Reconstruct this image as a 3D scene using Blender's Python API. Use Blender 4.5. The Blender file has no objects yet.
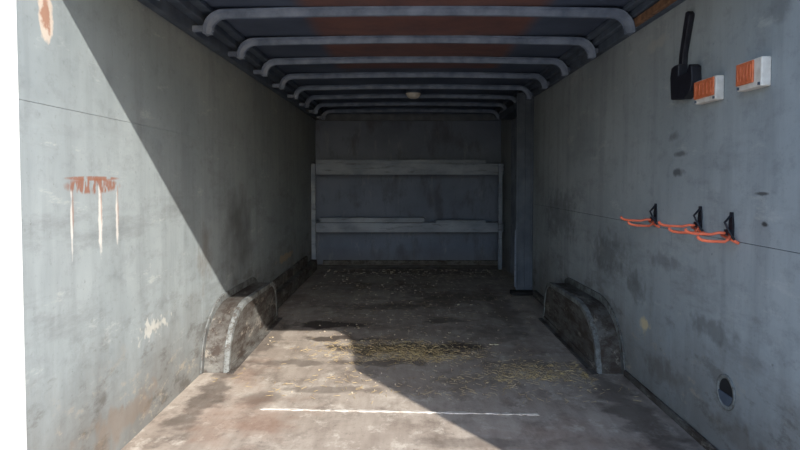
import bpy, bmesh, math, random
from mathutils import Vector, Matrix
random.seed(7)
XL, XR, Y0, Y1, ZC = -0.98, 1.05, 1.562, 6.75, 1.69

def srgb(r, g, b):
    def f(c):
        c /= 255.0
        return c/12.92 if c <= .04045 else ((c+.055)/1.055)**2.4
    return (f(r), f(g), f(b), 1.0)

class M:
    def __init__(s, name, rough=.7, spec=.3, metal=0.0):
        s.m = bpy.data.materials.new(name); s.m.use_nodes = True
        s.t = s.m.node_tree; s.n = s.t.nodes; s.l = s.t.links
        s.b = s.n['Principled BSDF']
        s.b.inputs['Roughness'].default_value = rough
        s.b.inputs['Specular IOR Level'].default_value = spec
        s.b.inputs['Metallic'].default_value = metal
        s.co = s.n.new('ShaderNodeTexCoord').outputs['Object']
    def set(s, sock, v):
        if isinstance(v, bpy.types.NodeSocket): s.l.new(v, sock)
        else: sock.default_value = v
    def vmath(s, op, a, b=None):
        n = s.n.new('ShaderNodeVectorMath'); n.operation = op
        s.set(n.inputs[0], a)
        if b is not None: s.set(n.inputs[1], b)
        return n
    def math(s, op, a, b=0.0):
        n = s.n.new('ShaderNodeMath'); n.operation = op
        s.set(n.inputs[0], a); s.set(n.inputs[1], b)
        return n.outputs[0]
    def noise(s, scale, detail=4, stretch=(1, 1, 1), rough=.55, dist=0.0, off=(0, 0, 0)):
        v = s.vmath('MULTIPLY', s.co, stretch).outputs[0]
        v = s.vmath('ADD', v, off).outputs[0]
        n = s.n.new('ShaderNodeTexNoise')
        s.l.new(v, n.inputs['Vector'])
        n.inputs['Scale'].default_value = scale; n.inputs['Detail'].default_value = detail
        n.inputs['Roughness'].default_value = rough; n.inputs['Distortion'].default_value = dist
        return n.outputs['Fac']
    def mr(s, v, a, b, c=0.0, d=1.0):
        n = s.n.new('ShaderNodeMapRange'); n.clamp = True
        s.set(n.inputs[0], v)
        for i, x in enumerate((a, b, c, d)): n.inputs[i+1].default_value = x
        return n.outputs[0]
    def mix(s, f, a, b):
        n = s.n.new('ShaderNodeMix'); n.data_type = 'RGBA'
        s.set(n.inputs[0], f); s.set(n.inputs[6], a); s.set(n.inputs[7], b)
        return n.outputs[2]
    def mul(s, a, b): return s.math('MULTIPLY', a, b)
    def axis(s, i):
        n = s.n.new('ShaderNodeSeparateXYZ'); s.l.new(s.co, n.inputs[0]); return n.outputs[i]
    def spot(s, c, r, soft=.5, k=.8, nscale=8.0):
        v = s.vmath('SUBTRACT', s.co, c).outputs[0]
        v = s.vmath('DIVIDE', v, r).outputs[0]
        L = s.vmath('LENGTH', v).outputs['Value']
        nz = s.noise(nscale, 5, off=(c[0]*3, c[1]*5, c[2]*7))
        nz = s.mul(s.math('SUBTRACT', nz, .5), k*2)
        return s.mr(s.math('ADD', L, nz), 1.0, 1.0-soft)
    def out(s, col, bump=None, bs=.1, bd=.01):
        s.set(s.b.inputs['Base Color'], col)
        if bump is not None:
            n = s.n.new('ShaderNodeBump'); n.inputs['Strength'].default_value = bs
            n.inputs['Distance'].default_value = bd
            s.l.new(bump, n.inputs['Height']); s.l.new(n.outputs[0], s.b.inputs['Normal'])
        return s.m

def simple(name, c1, c2, scale=20, rough=.6, metal=0.0, bs=.1):
    m = M(name, rough, .3, metal)
    nz = m.noise(scale, 5)
    return m.out(m.mix(m.mr(nz, .35, .65), c1, c2), nz, bs, .003)

BIG = 100.0
# ------------------------------------------------------------ wall material
def wall_mat(name, base, alt, side):
    m = M(name, .62, .3)
    big = m.noise(1.3, 5, (1, 1, 1.3), .6)
    c = m.mix(m.mr(big, .35, .68), base, alt)
    # faint vertical runs in the paint
    st = m.noise(9, 6, (1, 1, .12), .65)
    c = m.mix(m.mr(st, .48, .75, 0, .4), c, srgb(102, 107, 110))
    mo = m.noise(16, 8, (1, .7, 1), .75, off=(2, 6, 1))
    c = m.mix(m.mr(mo, .52, .70, 0, .32), c, srgb(96, 99, 101))
    # fine speckle
    fn = m.noise(60, 3)
    c = m.mix(m.mr(fn, .62, .8, 0, .35), c, srgb(90, 92, 92))
    # pale scuffs along the run of the wall
    sc = m.noise(7, 9, (1, .45, 1.6), .75, off=(3, 1, 8))
    c = m.mix(m.mr(sc, .59, .71, 0, .36), c, srgb(206, 206, 200))
    # greasy rubbing at load height
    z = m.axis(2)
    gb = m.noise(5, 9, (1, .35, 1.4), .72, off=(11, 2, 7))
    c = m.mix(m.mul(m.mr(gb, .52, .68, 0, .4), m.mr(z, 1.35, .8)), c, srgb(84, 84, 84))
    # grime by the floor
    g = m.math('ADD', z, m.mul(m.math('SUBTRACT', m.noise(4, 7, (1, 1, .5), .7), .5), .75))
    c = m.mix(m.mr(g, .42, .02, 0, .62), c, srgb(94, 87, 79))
    ex = m.noise(10, 8, (1, .6, 1.2), .75, off=(5, 5, 1))
    low = m.mr(z, .42, .12)
    c = m.mix(m.mul(m.mr(ex, .56, .62, 0, .6), low), c, srgb(160, 150, 134))
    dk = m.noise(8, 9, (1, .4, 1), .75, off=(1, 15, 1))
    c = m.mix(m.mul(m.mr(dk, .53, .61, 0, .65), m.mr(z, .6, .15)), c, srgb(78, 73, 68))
    # scattered nail and scrape marks
    nk = m.noise(26, 6, (1, .8, .6), .8, off=(8, 3, 5))
    c = m.mix(m.mr(nk, .67, .72, 0, .5), c, srgb(70, 66, 63))
    if side == 'L':
        # screw-rust band with runs below it
        dots = m.mr(m.noise(42, 4, (1, 1, .35)), .44, .52)
        band = m.mul(m.spot((XL, 1.935, .912), (BIG, .182, .028), .25, .12, 30), dots)
        top = m.mul(m.spot((XL, 1.935, .935), (BIG, .185, .008), .3, .15, 40), m.mr(m.noise(30, 5, off=(1, 1, 1)), .36, .46))
        for (y, z0, hh, ww) in ((1.80, .80, .12, .007), (1.97, .81, .13, .015), (2.085, .80, .11, .011)):
            c = m.mix(m.mul(m.spot((XL, y, z0), (BIG, ww, hh), .5, .9, 25), .65), c, srgb(220, 213, 205))
            c = m.mix(m.mul(m.spot((XL, y+.008, z0+.04), (BIG, .006, .08), .5, .9, 25), .55), c, srgb(150, 112, 94))
        c = m.mix(m.mul(band, .85), c, srgb(134, 88, 68))
        c = m.mix(m.mul(top, .8), c, srgb(136, 90, 70))
        c = m.mix(m.spot((XL, 1.69, 1.38), (BIG, .038, .08), .2, .5, 25), c, srgb(186, 174, 162))
        c = m.mix(m.mul(m.spot((XL, 1.69, 1.39), (BIG, .026, .055), .4, 1.2, 30), .8), c, srgb(142, 98, 76))
        c = m.mix(m.mul(m.spot((XL, 2.37, .36), (BIG, .13, .035), .6, 2.4, 26), .5), c, srgb(206, 202, 192))
        c = m.mix(m.mul(m.spot((XL, 2.1, .10), (BIG, .35, .07), .6, 1.8, 12), .5), c, srgb(122, 106, 92))
        c = m.mix(m.mul(m.spot((XL, 3.6, .60), (BIG, .30, .35), .9, 1.2, 4), .65), c, srgb(68, 64, 62))
        c = m.mix(m.mul(m.spot((XL, 3.0, .55), (BIG, .12, .18), .8, 1.4, 9), .55), c, srgb(104, 95, 86))
        c = m.mix(m.spot((XL, 5.0, .30), (BIG, .35, .035), .4, .8, 9), c, srgb(165, 145, 122))
    else:
        for (y, zz, ry, rz, a, col) in (
                (2.36, 1.03, .08, .014, .65, (66, 66, 68)), (2.38, .96, .06, .02, .7, (58, 58, 60)),
                (2.42, 1.10, .05, .02, .55, (78, 78, 80)), (1.82, .89, .04, .006, .8, (60, 60, 60)),
                (1.80, .80, .018, .010, .9, (45, 44, 44)), (2.68, .30, .06, .035, 1.0, (196, 182, 150)),
                (2.1, .42, .18, .05, .5, (78, 78, 76)), (2.8, .45, .12, .08, .5, (76, 76, 74)),
                (3.2, .55, .3, .12, .5, (72, 72, 73)), (1.75, 1.42, .1, .05, .4, (88, 90, 92)),
                (1.9, .12, .25, .05, .5, (90, 82, 75)), (2.5, .15, .2, .06, .5, (90, 82, 75)),
                (4.2, .7, .5, .2, .4, (70, 72, 76)), (2.5, .6, .2, .04, .4, (80, 80, 81)),
                (2.6, 1.5, .12, .03, .5, (175, 172, 165)), (2.0, 1.55, .15, .02, .5, (180, 178, 172))):
            c = m.mix(m.mul(m.spot((XR, y, zz), (BIG, ry, rz), .6, 1.2, 18), a), c, srgb(*col))
    bn = m.noise(3.0, 4, (1, 1, .5))
    return m.out(c, m.math('ADD', bn, m.mul(fn, .02)), .35, .03)

mat_wl = wall_mat('painted_plywood_left', srgb(150, 157, 158), srgb(132, 140, 142), 'L')
mat_wr = wall_mat('painted_plywood_right', srgb(164, 170, 173), srgb(142, 149, 153), 'R')

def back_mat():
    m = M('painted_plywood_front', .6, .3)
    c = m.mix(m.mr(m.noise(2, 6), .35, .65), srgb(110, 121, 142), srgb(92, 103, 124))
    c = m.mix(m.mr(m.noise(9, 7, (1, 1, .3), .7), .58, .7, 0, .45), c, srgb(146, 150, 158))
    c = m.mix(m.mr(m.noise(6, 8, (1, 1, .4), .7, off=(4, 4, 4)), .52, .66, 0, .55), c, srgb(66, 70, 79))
    c = m.mix(m.mr(m.axis(2), .2, .0, 0, .5), c, srgb(92, 88, 84))
    return m.out(c, m.noise(4), .2, .02)
mat_back = back_mat()

def floor_mat():
    m = M('worn_plywood_floor', .68, .35)
    n1 = m.noise(1.7, 8, rough=.65)
    c = m.mix(m.mr(n1, .35, .65), srgb(178, 168, 156), srgb(146, 134, 122))
    gr = m.noise(14, 6, (1, .12, 1), .65)
    c = m.mix(m.mr(gr, .42, .7, 0, .5), c, srgb(112, 100, 90))
    d = m.noise(5, 9, (1, .8, 1), .75, off=(4, 2, 0))
    c = m.mix(m.mr(d, .50, .64, 0, .65), c, srgb(98, 86, 77))
    l = m.noise(9, 9, (1, .7, 1), .75, off=(9, 1, 0))
    c = m.mix(m.mr(l, .54, .64, 0, .55), c, srgb(204, 196, 183))
    dd = m.noise(22, 9, (1, .6, 1), .8, off=(14, 1, 0))
    c = m.mix(m.mr(dd, .58, .66, 0, .5), c, srgb(78, 68, 60))
    # reddish bare wood
    for (x, y, rx, ry, a) in ((-.62, 2.35, .25, .3, .5), (-.75, 2.9, .14, .3, .4), (.55, 2.2, .3, .2, .3)):
        c = m.mix(m.mul(m.spot((x, y, 0), (rx, ry, BIG), .8, 1.4, 7), a), c, srgb(130, 98, 80))
    # damp dark stains, and darker bands along walls, wheel wells and far end
    for (x, y, rx, ry, a) in ((-.50, 3.92, .32, .12, .9), (-.42, 3.58, .22, .07, .85), (.0, 3.36, .45, .15, .85),
                              (.25, 4.05, .18, .10, .7), (-.2, 4.5, .5, .12, .6), (.35, 4.9, .4, .35, .5),
                              (-.3, 5.4, .5, .3, .4), (.1, 6.3, .9, .3, .6), (.7, 4.4, .12, .8, .45),
                              (-.12, 3.1, .3, .06, .6), (.3, 3.42, .16, .06, .75), (-.85, 2.6, .08, .5, .6),
                              (.92, 2.5, .1, .7, .6), (-.8, 3.6, .08, .6, .5), (.6, 3.1, .2, .1, .4),
                              (-.3, 2.7, .25, .05, .45), (-.55, 3.1, .2, .06, .5), (.3, 2.15, .3, .06, .4),
                              (-.6, 2.6, .12, .1, .4), (.3, 2.8, .2, .1, .35), (.55, 3.7, .2, .2, .4)):
        s = m.mul(m.spot((x, y, 0), (rx, ry, BIG), .45, 1.5, 8), a)
        c = m.mix(s, c, srgb(62, 53, 47))
    # chalky dust near the back
    c = m.mix(m.mul(m.spot((-.25, 5.6, 0), (.2, .25, BIG), .5, 1.3, 9), .5), c, srgb(176, 167, 154))
    fine = m.noise(70, 4)
    c = m.mix(m.mr(fine, .6, .75, 0, .4), c, srgb(92, 82, 74))
    m.set(m.b.inputs['Roughness'], m.mr(n1, .35, .65, .5, .75))
    return m.out(c, m.math('ADD', d, m.mul(fine, .3)), .3, .008)
mat_floor = floor_mat()

def ceil_mat():
    m = M('aged_steel_roof', .5, .3, 0)
    c = m.mix(m.mr(m.noise(3, 5), .35, .65), srgb(88, 97, 116), srgb(70, 79, 98))
    x = m.axis(0); y = m.axis(1)
    ex = m.math('ABSOLUTE', m.math('SUBTRACT', x, .08))
    mask = m.mul(m.mr(ex, .57, .50), m.mr(y, 4.25, 4.2))
    rust = m.mix(m.mr(m.noise(6, 8, rough=.7), .35, .65), srgb(134, 92, 80), srgb(106, 76, 72))
    c = m.mix(m.mul(mask, .95), c, rust)
    sp = m.noise(9, 8, (1, .6, 1), .75, off=(3, 9, 0))
    c = m.mix(m.mr(sp, .58, .68, 0, .5), c, srgb(106, 84, 78))
    return m.out(c, m.noise(4), .2, .02)
mat_ceil = ceil_mat()
mat_rib = simple('galvanised_rib', srgb(138, 149, 168), srgb(102, 113, 132), 12, .45, .0)
mat_rail = simple('grey_steel_rail', srgb(94, 103, 116), srgb(72, 81, 94), 10, .5)
mat_jamb = simple('dark_grey_jamb', srgb(90, 98, 110), srgb(68, 76, 88), 8, .6)
def shelf_mat():
    m = M('grey_painted_board', .65, .3)
    c = m.mix(m.mr(m.noise(5, 6, (.5, 1, 1)), .35, .65), srgb(152, 161, 176), srgb(114, 123, 138))
    c = m.mix(m.mr(m.noise(12, 8, (.3, 1, 2), .75, off=(2, 2, 2)), .54, .64, 0, .6), c, srgb(78, 80, 86))
    return m.out(c, m.noise(9, 6), .2, .005)
mat_shelf = shelf_mat()
mat_white = simple('white_painted_steel', srgb(235, 236, 236), srgb(218, 220, 222), 6, .5)
mat_whiteplas = simple('white_plastic', srgb(226, 220, 212), srgb(204, 196, 186), 30, .45)
mat_orange = simple('amber_plastic', srgb(222, 124, 84), srgb(196, 100, 62), 60, .35)
mat_vinyl = simple('orange_vinyl', srgb(244, 124, 90), srgb(226, 104, 72), 60, .4)
mat_black = simple('black_steel', srgb(34, 34, 42), srgb(22, 22, 30), 30, .45)
mat_dark = simple('dark_gap', srgb(38, 38, 40), srgb(28, 28, 30), 10, .9)
mat_straw = simple('straw', srgb(190, 168, 122), srgb(146, 124, 88), 40, .8)
mat_debris = simple('wood_chip_debris', srgb(186, 174, 152), srgb(104, 90, 74), 40, .8)
def strip_mat():
    m = M('worn_aluminium_strip', .5, .3)
    c = m.mix(m.mr(m.noise(18, 6), .35, .65), srgb(214, 208, 200), srgb(174, 166, 156))
    c = m.mix(m.mr(m.noise(30, 6, off=(3, 3, 3)), .54, .62, 0, .7), c, srgb(122, 112, 102))
    return m.out(c)
mat_pale = strip_mat()
mat_brownwood = simple('bare_wood', srgb(150, 112, 84), srgb(106, 78, 60), 25, .7)
mat_gravel = simple('gravel', srgb(134, 133, 131), srgb(110, 109, 107), 30, .9)
def well_mat():
    m = M('weathered_wheel_box', .75, .2)
    c = m.mix(m.mr(m.noise(5, 8, rough=.7), .35, .65), srgb(108, 107, 103), srgb(74, 70, 66))
    c = m.mix(m.mr(m.noise(14, 9, (1, .3, 1.5), .75), .45, .58, 0, .85), c, srgb(56, 46, 40))
    c = m.mix(m.mr(m.noise(16, 9, (1, .4, 1), .75, off=(7, 2, 2)), .57, .67, 0, .6), c, srgb(160, 152, 140))
    return m.out(c, m.noise(16, 8), .4, .01)
mat_well = well_mat()
def rim_mat():
    m = M('wheel_box_edging', .65, .25)
    c = m.mix(m.mr(m.noise(8, 8, rough=.75), .4, .6), srgb(128, 132, 131), srgb(86, 87, 86))
    c = m.mix(m.mr(m.noise(24, 8, rough=.75, off=(3, 3, 3)), .50, .60, 0, .75), c, srgb(68, 58, 50))
    return m.out(c, m.noise(20, 6), .2, .005)
mat_wellrim = rim_mat()

# ------------------------------------------------------------ mesh helpers
def box(bm, x0, x1, y0, y1, z0, z1, mi=0):
    x0, x1 = min(x0, x1), max(x0, x1)
    v = [bm.verts.new(p) for p in ((x0,y0,z0),(x1,y0,z0),(x1,y1,z0),(x0,y1,z0),(x0,y0,z1),(x1,y0,z1),(x1,y1,z1),(x0,y1,z1))]
    for f in ((0,3,2,1),(4,5,6,7),(0,1,5,4),(1,2,6,5),(2,3,7,6),(3,0,4,7)):
        bm.faces.new([v[i] for i in f]).material_index = mi
    return v

def obj(name, bm, mats, bevel=0.0, smooth=False, parent=None):
    me = bpy.data.meshes.new(name)
    bmesh.ops.recalc_face_normals(bm, faces=bm.faces)
    bm.to_mesh(me); bm.free()
    for mt in mats: me.materials.append(mt)
    if smooth:
        for p in me.polygons: p.use_smooth = True
    o = bpy.data.objects.new(name, me)
    bpy.context.scene.collection.objects.link(o)
    if bevel:
        b = o.modifiers.new('bevel', 'BEVEL'); b.width = bevel; b.segments = 2; b.limit_method = 'ANGLE'
    if parent: o.parent = parent
    return o

def boxes(name, lst, mats, bevel=0.0, parent=None):
    bm = bmesh.new()
    for b in lst: box(bm, *b)
    return obj(name, bm, mats, bevel, parent=parent)

def empty(name):
    e = bpy.data.objects.new(name, None); bpy.context.scene.collection.objects.link(e)
    e.empty_display_size = .05
    return e

def tube(bm, pts, r, seg=10, mi=0):
    pts = [Vector(p) for p in pts]; rings = []
    up = None
    for i, p in enumerate(pts):
        d = (pts[min(i+1, len(pts)-1)] - pts[max(i-1, 0)]).normalized()
        if up is None:
            up = Vector((0, 0, 1)) if abs(d.z) < .9 else Vector((0, 1, 0))
        a = d.cross(up).normalized(); b = a.cross(d).normalized(); up = b
        rings.append([bm.verts.new(p + r*(math.cos(t)*a + math.sin(t)*b)) for t in [2*math.pi*k/seg for k in range(seg)]])
    for i in range(len(rings)-1):
        for k in range(seg):
            f = bm.faces.new((rings[i][k], rings[i][(k+1)%seg], rings[i+1][(k+1)%seg], rings[i+1][k])); f.material_index = mi; f.smooth = True
    bm.faces.new(rings[0][::-1]).material_index = mi; bm.faces.new(rings[-1]).material_index = mi

# ------------------------------------------------------------ shell
def wall_side(name, x, sgn, mat, zcuts, ycuts, g):
    bm = bmesh.new()
    box(bm, x + sgn*.006, x + sgn*.06, Y0, Y1+.06, 0, ZC, 1)
    for i in range(len(ycuts)-1):
        for j in range(len(zcuts)-1):
            a = g if i else 0; b = g if i < len(ycuts)-2 else 0
            c = g if j else 0; d = g if j < len(zcuts)-2 else 0
            box(bm, x, x + sgn*.0065, ycuts[i]+a, ycuts[i+1]-b, zcuts[j]+c, zcuts[j+1]-d, 0)
    return obj(name, bm, [mat, mat_dark])
wall_side('wall_left', XL, -1, mat_wl, [0, 1.135, ZC], [Y0, 2.95, 4.17, 5.39, Y1], .0006)
wall_side('wall_right', XR, 1, mat_wr, [0, .735, ZC], [Y0, 2.43, 3.65, 4.87, Y1], .0009)
boxes('wall_back', [(XL, XR, Y1, Y1+.06, 0, ZC, 0)], [mat_back])
boxes('floor', [(XL-.06, XR+.06, Y0-.08, Y1+.06, -.06, 0, 0)], [mat_floor])
boxes('ceiling', [(XL-.06, XR+.06, Y0-.08, Y1+.06, ZC, ZC+.03, 0)], [mat_ceil])
# rails in the top corners
boxes('trim_1', [(XL, XL+.04, Y0, Y1, 1.585, ZC, 0), (XL+.04, XL+.085, Y0, Y1, 1.635, ZC, 0), (XL+.085, XL+.13, Y0, Y1, 1.668, ZC, 0)], [mat_rail], .004)
boxes('trim_2', [(XR-.03, XR, Y0, Y1, 1.600, ZC, 0), (XR-.06, XR-.03, Y0, Y1, 1.64, ZC, 0), (XR-.095, XR-.06, Y0, Y1, 1.668, ZC, 0)], [mat_rail], .004)
boxes('trim_3', [(XL+.04, XR-.03, Y1-.03, Y1, 1.575, 1.65, 0)], [mat_rail], .004)
boxes('wood_batten', [(XR-.05, XR-.0305, 2.05, 2.82, 1.602, 1.635, 0)], [mat_brownwood], .002)
# baseboards
boxes('baseboard_left', [(XL, XL+.07, 4.25, 6.35, 0, .11, 0), (XL, XL+.03, 4.5, 6.0, .11, .19, 0)], [mat_well], .012)
boxes('baseboard_right', [(XR-.012, XR, Y0, 2.9, 0, .03, 0), (XR-.03, XR, 4.12, 4.9, 0, .05, 0)], [mat_well], .003)
boxes('baseboard_back', [(XL+.08, XR, Y1-.03, Y1, 0, .05, 0)], [mat_well], .004)

# ------------------------------------------------------------ ceiling ribs
def rib(y):
    bm = bmesh.new()
    path = []; zb = 1.645; R = .06
    xa, xb = XL+.125, XR-.08
    zend = 1.575
    path.append((xa, zend))
    for k in range(9):
        t = math.pi - k*math.pi/16
        path.append((xa+R + R*math.cos(t), zb-R + R*math.sin(t)))
    for k in range(1, 12):      # gentle roof bow
        f = k/12
        path.append((xa+R + (xb-xa-2*R)*f, zb + .012*math.sin(math.pi*f)))
    for k in range(9):
        t = math.pi/2 - k*math.pi/16
        path.append((xb-R + R*math.cos(t), zb-R + R*math.sin(t)))
    path.append((xb, zend))
    # hat-section profile swept along the bow: (offset along y, offset outward)
    prof = [(-.036, .034), (-.036, .030), (-.020, .022), (-.012, -.000), (.012, -.000), (.020, .022), (.036, .030), (.036, .034)]
    rings = []
    n = len(path)
    for i, (px, pz) in enumerate(path):
        a = Vector(path[max(i-1, 0)]); b = Vector(path[min(i+1, n-1)])
        d = (b-a).normalized(); nrm = Vector((-d.y, d.x))
        rings.append([bm.verts.new((px+nrm.x*o, y+py, min(pz+nrm.y*o, ZC-.001))) for (py, o) in prof])
    for i in range(n-1):
        for k in range(len(prof)):
            k2 = (k+1) % len(prof)
            bm.faces.new((rings[i][k], rings[i][k2], rings[i+1][k2], rings[i+1][k]))
    bm.faces.new(rings[0]); bm.faces.new(rings[-1][::-1])
    # tab that ties the rib foot to the rail
    box(bm, XL+.039, xa+.004, y-.014, y+.014, 1.588, 1.612)
    box(bm, xb-.004, XR-.029, y-.014, y+.014, 1.602, 1.626)
    return obj('ceiling_rib', bm, [mat_rib], .003)
for i in range(9):
    rib(2.205 + .549*i)

# dome light
bm = bmesh.new()
rings = []
for (r, z) in ((.065, ZC), (.065, ZC-.03), (.058, ZC-.045), (.050, ZC-.060), (.03, ZC-.072)):
    rings.append([bm.verts.new((.07+r*math.cos(t), 5.23+r*math.sin(t), z)) for t in [2*math.pi*j/24 for j in range(24)]])
for i in range(len(rings)-1):
    for j in range(24):
        f = bm.faces.new((rings[i][j], rings[i][(j+1)%24], rings[i+1][(j+1)%24], rings[i+1][j])); f.material_index = 0 if i < 1 else 1
bm.faces.new(rings[-1]).material_index = 1
obj('dome_light', bm, [mat_rail, mat_whiteplas])

# ------------------------------------------------------------ shelf unit on the far wall
sh = empty('wooden_shelf')
SF = 6.42
xa, xb = XL+.005, .93+.10
boxes('upper_board', [(xa, xb, SF+.0, SF+.025, .985, 1.10, 0), (xa, xb, SF+.025, Y1-.001, 1.07, 1.09, 0)], [mat_shelf], .003, sh)
boxes('lower_board', [(xa, xb, SF, SF+.025, .385, .485, 0), (xa, xb, SF+.025, Y1-.001, .46, .48, 0)], [mat_shelf], .003, sh)
boxes('upright_left', [(xa, xa+.045, SF-.03, SF-.001, 0, 1.10, 0)], [mat_shelf], .003, sh)
boxes('upright_right', [(.97, 1.01, SF-.03, SF-.001, 0, 1.10, 0)], [mat_shelf], .003, sh)
boxes('upper_plank', [(-.93, .84, SF-.0, SF+.14, 1.101, 1.140, 0)], [mat_shelf], .003, sh)
boxes('lower_plank', [(.32, .84, SF-.015, SF+.09, .486, .512, 0), (-.9, .2, SF+.03, SF+.15, .486, .535, 0)], [mat_shelf], .003, sh)

# ------------------------------------------------------------ side door framing
dr = empty('door_1')
boxes('jamb', [(.925, XR-.001, 5.06, 5.12, 0, 1.64, 0), (.91, .928, 5.045, 5.06, 0, 1.64, 0), (XR-.015, XR-.001, 5.045, 5.06, .05, 1.64, 0), (.975, .985, 5.052, 5.06, 0.05, 1.6, 0)], [mat_jamb], .003, dr)
boxes('leaf', [(XR-.03, XR-.001, 5.2, 5.95, .04, 1.5, 0), (XR-.045, XR-.03, 5.26, 5.3, .65, .85, 0)], [mat_shelf], .003, dr)
boxes('head', [(.925, XR-.001, 5.12, 6.05, 1.52, 1.58, 0)], [mat_rail], .003, dr)
boxes('edge_strip', [(.900, .910, 5.045, 5.062, .05, .52, 0)], [mat_shelf], .002, dr)
boxes('sill', [(.86, XR-.001, 4.93, 5.04, 0.001, .03, 0)], [mat_dark], .004, dr)

# ------------------------------------------------------------ wheel boxes
def wheel_well(xw, sgn):
    e = empty('wheel_well')
    y0, y1, h, dep = 2.93, 4.09, .285, .125
    prof = [(y0, 0), (y0+.010, .05)]
    RH, RV = .36, .235
    for k in range(0, 13):
        t = math.pi - k*math.pi/24
        prof.append((y0+.015+RH + RH*math.cos(t), h-RV+RV*math.sin(t)))
    R = .17
    for k in range(0, 9):
        t = math.pi/2 - k*math.pi/16
        prof.append((y1-.025-R + R*math.cos(t), h-R-.01+R*math.sin(t)))
    prof += [(y1-.015, .07), (y1, 0)]
    xi = xw + sgn*dep
    bm = bmesh.new()
    A = [bm.verts.new((xw+sgn*.001, y, z)) for y, z in prof]
    B = [bm.verts.new((xi, y, z)) for y, z in prof]
    for i in range(len(prof)-1):
        bm.faces.new((A[i], A[i+1], B[i+1], B[i]))
    bm.faces.new(B); bm.faces.new(A[::-1])
    bm.faces.new((A[0], B[0], B[-1], A[-1]))
    obj('box_body', bm, [mat_well], .006, parent=e)
    # edging that follows the arch on the room side and against the wall
    def band(name, xa, xb, off_in, off_out, mt):
        bm = bmesh.new(); P = []; n = len(prof)
        for i, (y, z) in enumerate(prof):
            a = Vector(prof[max(i-1, 0)]); b = Vector(prof[min(i+1, n-1)])
            d = (b-a).normalized(); nr = Vector((-d.y, d.x))
            P.append([bm.verts.new((xx, y+nr.x*o, max(z+nr.y*o, 0.0))) for xx, o in ((xa, off_in), (xb, off_in), (xb, off_out), (xa, off_out))])
        for i in range(n-1):
            for k in range(4):
                bm.faces.new((P[i][k], P[i][(k+1)%4], P[i+1][(k+1)%4], P[i+1][k]))
        bm.faces.new(P[0]); bm.faces.new(P[-1][::-1])
        obj(name, bm, [mt], .002, parent=e)
    band('inner_edging', xi-sgn*.02, xi+sgn*.005, -.022, .004, mat_wellrim)
    band('wall_edging', xw+sgn*.0015, xw+sgn*.010, -.004, .035, mat_wellrim)
    boxes('floor_flange', [(min(xi, xi+sgn*.03), max(xi, xi+sgn*.03), y0-.02, y1+.02, 0.0, .006, 0),
                           (min(xi, xi+sgn*.006), max(xi, xi+sgn*.006), y0+.03, y1-.03, 0.006, .03, 0)], [mat_well], .001, e)
wheel_well(XL, 1)
wheel_well(XR, -1)

# ------------------------------------------------------------ floor strip & debris
bm = bmesh.new()
n = 80; top = []
for i in range(n+1):
    x = -.59 + 1.12*i/n
    w = max(.0068 + random.uniform(-.0045, .0035), .002)
    yc = 2.462 - .052*(i/n) + random.uniform(-.0015, .0015)
    top.append([bm.verts.new((x, yc-w, .0005)), bm.verts.new((x, yc-w, .004)), bm.verts.new((x, yc+w, .004)), bm.verts.new((x, yc+w, .0005))])
for i in range(n):
    for k in range(3):
        bm.faces.new((top[i][k], top[i][k+1], top[i+1][k+1], top[i+1][k]))
bm.faces.new(top[0]); bm.faces.new(top[-1][::-1])
obj('metal_joint_strip', bm, [mat_pale])

def strands(name, clusters, mat, Lr=(.012, .038), w=.001):
    bm = bmesh.new()
    for (cx, cy, sx, sy, cnt) in clusters:
        for _ in range(cnt):
            x = random.gauss(cx, sx); y = random.gauss(cy, sy)
            if 2.36 < y < 2.51: continue
            x = min(max(x, XL+.09), XR-.06); y = min(max(y, 1.7), 6.33)
            if 2.85 < y < 4.15: x = min(max(x, XL+.19), XR-.19)
            L = random.uniform(*Lr); a = random.uniform(0, math.pi); z = random.uniform(.001, .005)
            dx, dy = math.cos(a)*L/2, math.sin(a)*L/2; nx, ny = -math.sin(a)*w, math.cos(a)*w
            z2 = z + random.uniform(0, .004)
            lo = [bm.verts.new(p) for p in ((x-dx-nx, y-dy-ny, z), (x+dx-nx, y+dy-ny, z2), (x+dx+nx, y+dy+ny, z2), (x-dx+nx, y-dy+ny, z))]
            r = bm.verts.new((x-dx, y-dy, z+w)); q = bm.verts.new((x+dx, y+dy, z2+w))
            bm.faces.new(lo); bm.faces.new((lo[0], lo[1], q, r)); bm.faces.new((lo[3], r, q, lo[2]))
    return obj(name, bm, [mat])
strands('straw_litter', [(0, 3.3, .22, .09, 800), (.1, 3.2, .14, .06, 350), (-.1, 3.45, .2, .07, 250), (.66, 2.97, .15, .08, 420),
                         (.55, 2.85, .2, .06, 220), (.45, 2.66, .3, .07, 90), (0, 4.2, .4, .5, 300), (-.3, 2.8, .3, .12, 90), (.2, 6.1, .5, .2, 300), (.1, 5.2, .5, .4, 240)], mat_straw)

def chips(name, clusters, mat):
    bm = bmesh.new()
    for (cx, cy, sx, sy, cnt, sz) in clusters:
        for _ in range(cnt):
            x = random.gauss(cx, sx); y = random.gauss(cy, sy)
            if 2.36 < y < 2.51: continue
            x = min(max(x, XL+.2), XR-.2); y = min(max(y, 1.7), 6.34)
            s = sz*random.uniform(.4, 1.3); a = random.uniform(0, 3.14)
            k = random.randint(4, 6); h = random.uniform(.002, .006)
            lo, hi = [], []
            for j in range(k):
                t = a + 2*math.pi*j/k; rr = s*random.uniform(.5, 1)
                lo.append(bm.verts.new((x+rr*math.cos(t), y+.6*rr*math.sin(t), .0005)))
                hi.append(bm.verts.new((x+.8*rr*math.cos(t), y+.48*rr*math.sin(t), h)))
            bm.faces.new(hi)
            for j in range(k): bm.faces.new((lo[j], lo[(j+1)%k], hi[(j+1)%k], hi[j]))
    return obj(name, bm, [mat])
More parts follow.
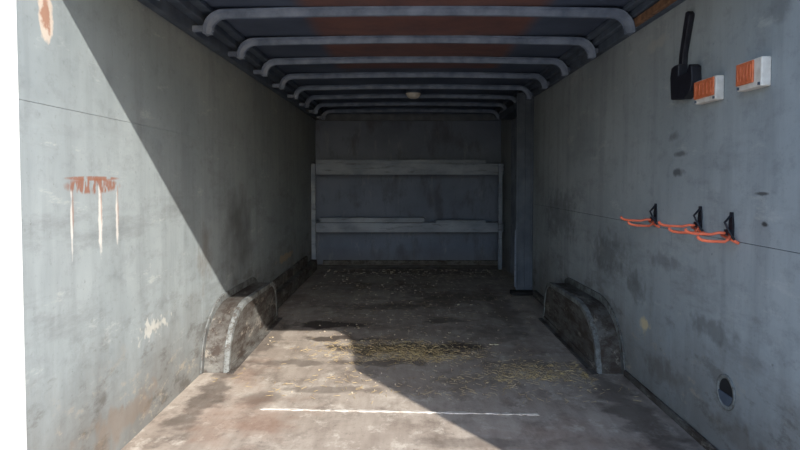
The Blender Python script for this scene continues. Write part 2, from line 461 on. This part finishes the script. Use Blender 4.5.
chips('floor_debris', [(0, 6.2, .5, .15, 120, .016), (-.3, 5.5, .3, .4, 80, .014), (.2, 4.6, .4, .5, 60, .010), (.1, 3.4, .4, .3, 70, .007),
                       (.5, 3.45, .01, .01, 2, .018), (.2, 2.8, .5, .1, 50, .004), (-.4, 3.9, .3, .3, 30, .008)], mat_debris)

# ------------------------------------------------------------ right wall fittings
def marker(y0, y1, z0, z1, flip):
    e = empty('marker_light')
    boxes('housing', [(XR-.03, XR-.0005, y0, y1, z0, z1, 0)], [mat_whiteplas], .004, e)
    g = .008
    bm = bmesh.new()
    ym = y0 + (y1-y0)*(.28 if flip else .04)
    box(bm, XR-.036, XR-.0301, ym, y1-g*.5, z0+.016, z1-g*.5)
    for k in range(5):
        yy = ym + (y1-g-ym)*(k+.5)/5
        box(bm, XR-.039, XR-.036, yy-.004, yy+.004, z0+.026, z1-.014)
    obj('lens', bm, [mat_orange], .0015, parent=e)
    boxes('screw_tabs', [(XR-.034, XR-.030, y0+.005, y0+.012, z0+.004, z0+.012, 0), (XR-.034, XR-.030, y1-.014, y1-.007, z0+.004, z0+.012, 0)], [mat_rail], 0, e)
marker(2.045, 2.19, 1.195, 1.275, 0)
marker(1.785, 1.915, 1.200, 1.285, 1)

# black steel latch bracket: long strap, bent foot with cup
e = empty('wall_bracket')
def prism(bm, pts, xa, xb):
    A = [bm.verts.new((xa, y, z)) for y, z in pts]; B = [bm.verts.new((xb, y, z)) for y, z in pts]
    bm.faces.new(A); bm.faces.new(B[::-1])
    for i in range(len(pts)):
        j = (i+1) % len(pts); bm.faces.new((A[i], A[j], B[j], B[i]))
bm = bmesh.new()
prism(bm, [(2.260, 1.530), (2.275, 1.545), (2.295, 1.545), (2.310, 1.50), (2.34, 1.40), (2.35, 1.34), (2.315, 1.34), (2.308, 1.40), (2.275, 1.49)], XR-.022, XR-.001)
obj('strap', bm, [mat_black], .003, parent=e)
bm = bmesh.new()
prism(bm, [(2.345, 1.36), (2.37, 1.355), (2.38, 1.32), (2.37, 1.235), (2.27, 1.225), (2.215, 1.245), (2.20, 1.28), (2.205, 1.335), (2.225, 1.345), (2.24, 1.315), (2.310, 1.315), (2.310, 1.36)], XR-.038, XR-.0015)
obj('cup', bm, [mat_black], .004, parent=e)

# orange utility hooks
def hook(y, z):
    e = empty('utility_hook')
    bm = bmesh.new()
    prism(bm, [(y-.012, z-.035), (y+.012, z-.035), (y+.014, z), (y+.008, z+.042), (y-.008, z+.042), (y-.014, z)], XR-.006, XR-.0005)
    box(bm, XR-.018, XR-.006, y-.015, y+.018, z-.032, z-.014)
    tube(bm, [(XR-.006, y-.006, z+.035), (XR-.03, y-.01, z+.01), (XR-.02, y-.02, z-.02), (XR-.008, y-.03, z-.045)], .004, 8)
    obj('plate', bm, [mat_black], .001, parent=e)
    bm = bmesh.new()
    for s, dz in ((-.05, -.012), (.035, .004)):
        zz = z-.032+dz
        tube(bm, [(XR-.012, y+s*.2, z-.026), (XR-.03, y+s*.7, zz+.002), (XR-.05, y+s, zz-.004), (XR-.10, y+s, zz-.002), (XR-.120, y+s, zz+.001), (XR-.130, y+s, zz+.006), (XR-.135, y+s, zz+.014)], .0048, 10)
    tube(bm, [(XR-.008, y-.05, z-.052), (XR-.008, y+.05, z-.036)], .0048, 10)
    obj('prongs', bm, [mat_vinyl], parent=e)
hook(2.58, .79); hook(2.19, .795); hook(1.98, .785)

# round vent low on the wall
e = empty('round_vent')
bm = bmesh.new()
vy, vz = 1.995, .238
prof = [(.058, 0), (.058, -.004), (.052, -.006), (.046, -.004), (.044, -.0008)]
rings = [[bm.verts.new((XR-.0004+d, vy+r*math.cos(t), vz+r*math.sin(t))) for t in [2*math.pi*j/36 for j in range(36)]] for r, d in prof]
for i in range(len(rings)-1):
    for j in range(36):
        bm.faces.new((rings[i][j], rings[i][(j+1)%36], rings[i+1][(j+1)%36], rings[i+1][j])).smooth = True
obj('ring', bm, [mat_wellrim], parent=e)
bm = bmesh.new()
bm.faces.new([bm.verts.new((XR-.0012, vy+.045*math.cos(2*math.pi*j/36), vz+.045*math.sin(2*math.pi*j/36))) for j in range(36)])
obj('shade_disc', bm, [mat_dark], parent=e)  # flat disc, coloured dark for the shade inside the hole
bm = bmesh.new()
pts = []
for j in range(13):
    t = math.pi + math.pi*j/12
    pts.append((vy+.043*math.cos(t), vz-.004+.039*math.sin(t)))
prism(bm, pts, XR-.005, XR-.002)
obj('pale_half_disc', bm, [mat_rail], parent=e)  # paler half disc across the lower part of the hole

# ------------------------------------------------------------ rear opening
boxes('door_frame', [(XL-.10, XL+.003, Y0-.08, Y0-.001, 0, 1.78, 0), (XR-.004, XR+.10, Y0-.08, Y0-.001, 0, 1.78, 0),
                     (XL+.003, XR-.004, Y0-.08, Y0-.001, 1.655, 1.70, 0)], [mat_white], .003)
def leaf(name, hx, hy, tx, ty):
    bm = bmesh.new(); d = Vector((tx-hx, ty-hy)); L = d.length
    box(bm, 0, L, -.02, .02, .02, 1.72)
    box(bm, .05, L-.05, -.03, -.02, .08, 1.66)
    for z in (.3, .9, 1.5): box(bm, -.03, .12, .02, .03, z-.03, z+.03)
    tube(bm, [(L-.08, .04, .05), (L-.08, .04, 1.7)], .012, 10)
    o = obj(name, bm, [mat_rail], .003)
    o.location = (hx, hy, 0); o.rotation_euler = (0, 0, math.atan2(d.y, d.x))
leaf('unseen_door_right', XR+.14, Y0-.10, 1.30, .62)  # unseen leaf, added and angled so its edge casts the floor shadow
leaf('unseen_door_left', XL-.14, Y0-.10, -1.9, .80)  # unseen leaf, added for the sunlight it bounces
boxes('ground', [(-15, 15, -18, 14, -.62, -.6, 0)], [mat_gravel])

# ------------------------------------------------------------ light
sd = Vector((-.645, 1, -.725)).normalized()
L = bpy.data.lights.new('sun', 'SUN'); L.energy = 8.0; L.angle = math.radians(.6); L.color = (1, .95, .88)
lo = bpy.data.objects.new('sun', L); bpy.context.scene.collection.objects.link(lo)
lo.rotation_euler = sd.to_track_quat('-Z', 'Y').to_euler()
w = bpy.data.worlds.new('sky'); bpy.context.scene.world = w; w.use_nodes = True
nt = w.node_tree; bg = nt.nodes['Background']
sk = nt.nodes.new('ShaderNodeTexSky'); sk.sky_type = 'NISHITA'; sk.sun_disc = False
sk.sun_elevation = math.radians(31); sk.sun_rotation = math.atan2(.645, -1); sk.air_density = 1.0; sk.dust_density = 1.0; sk.ozone_density = 2.2
nt.links.new(sk.outputs[0], bg.inputs[0]); bg.inputs[1].default_value = .47

# ------------------------------------------------------------ camera
cam = bpy.data.cameras.new('camera'); cam.lens = 27.72; cam.sensor_width = 36; cam.clip_start = .02
co = bpy.data.objects.new('camera', cam); bpy.context.scene.collection.objects.link(co)
co.location = (0, 0, .93)
co.rotation_euler = (math.radians(90-2.2), 0, math.radians(.465))
cam.shift_y = -.0266
bpy.context.scene.camera = co
bpy.context.scene.view_settings.view_transform = 'Standard'
bpy.context.scene.view_settings.look = 'None'
bpy.context.scene.view_settings.exposure = 0.0
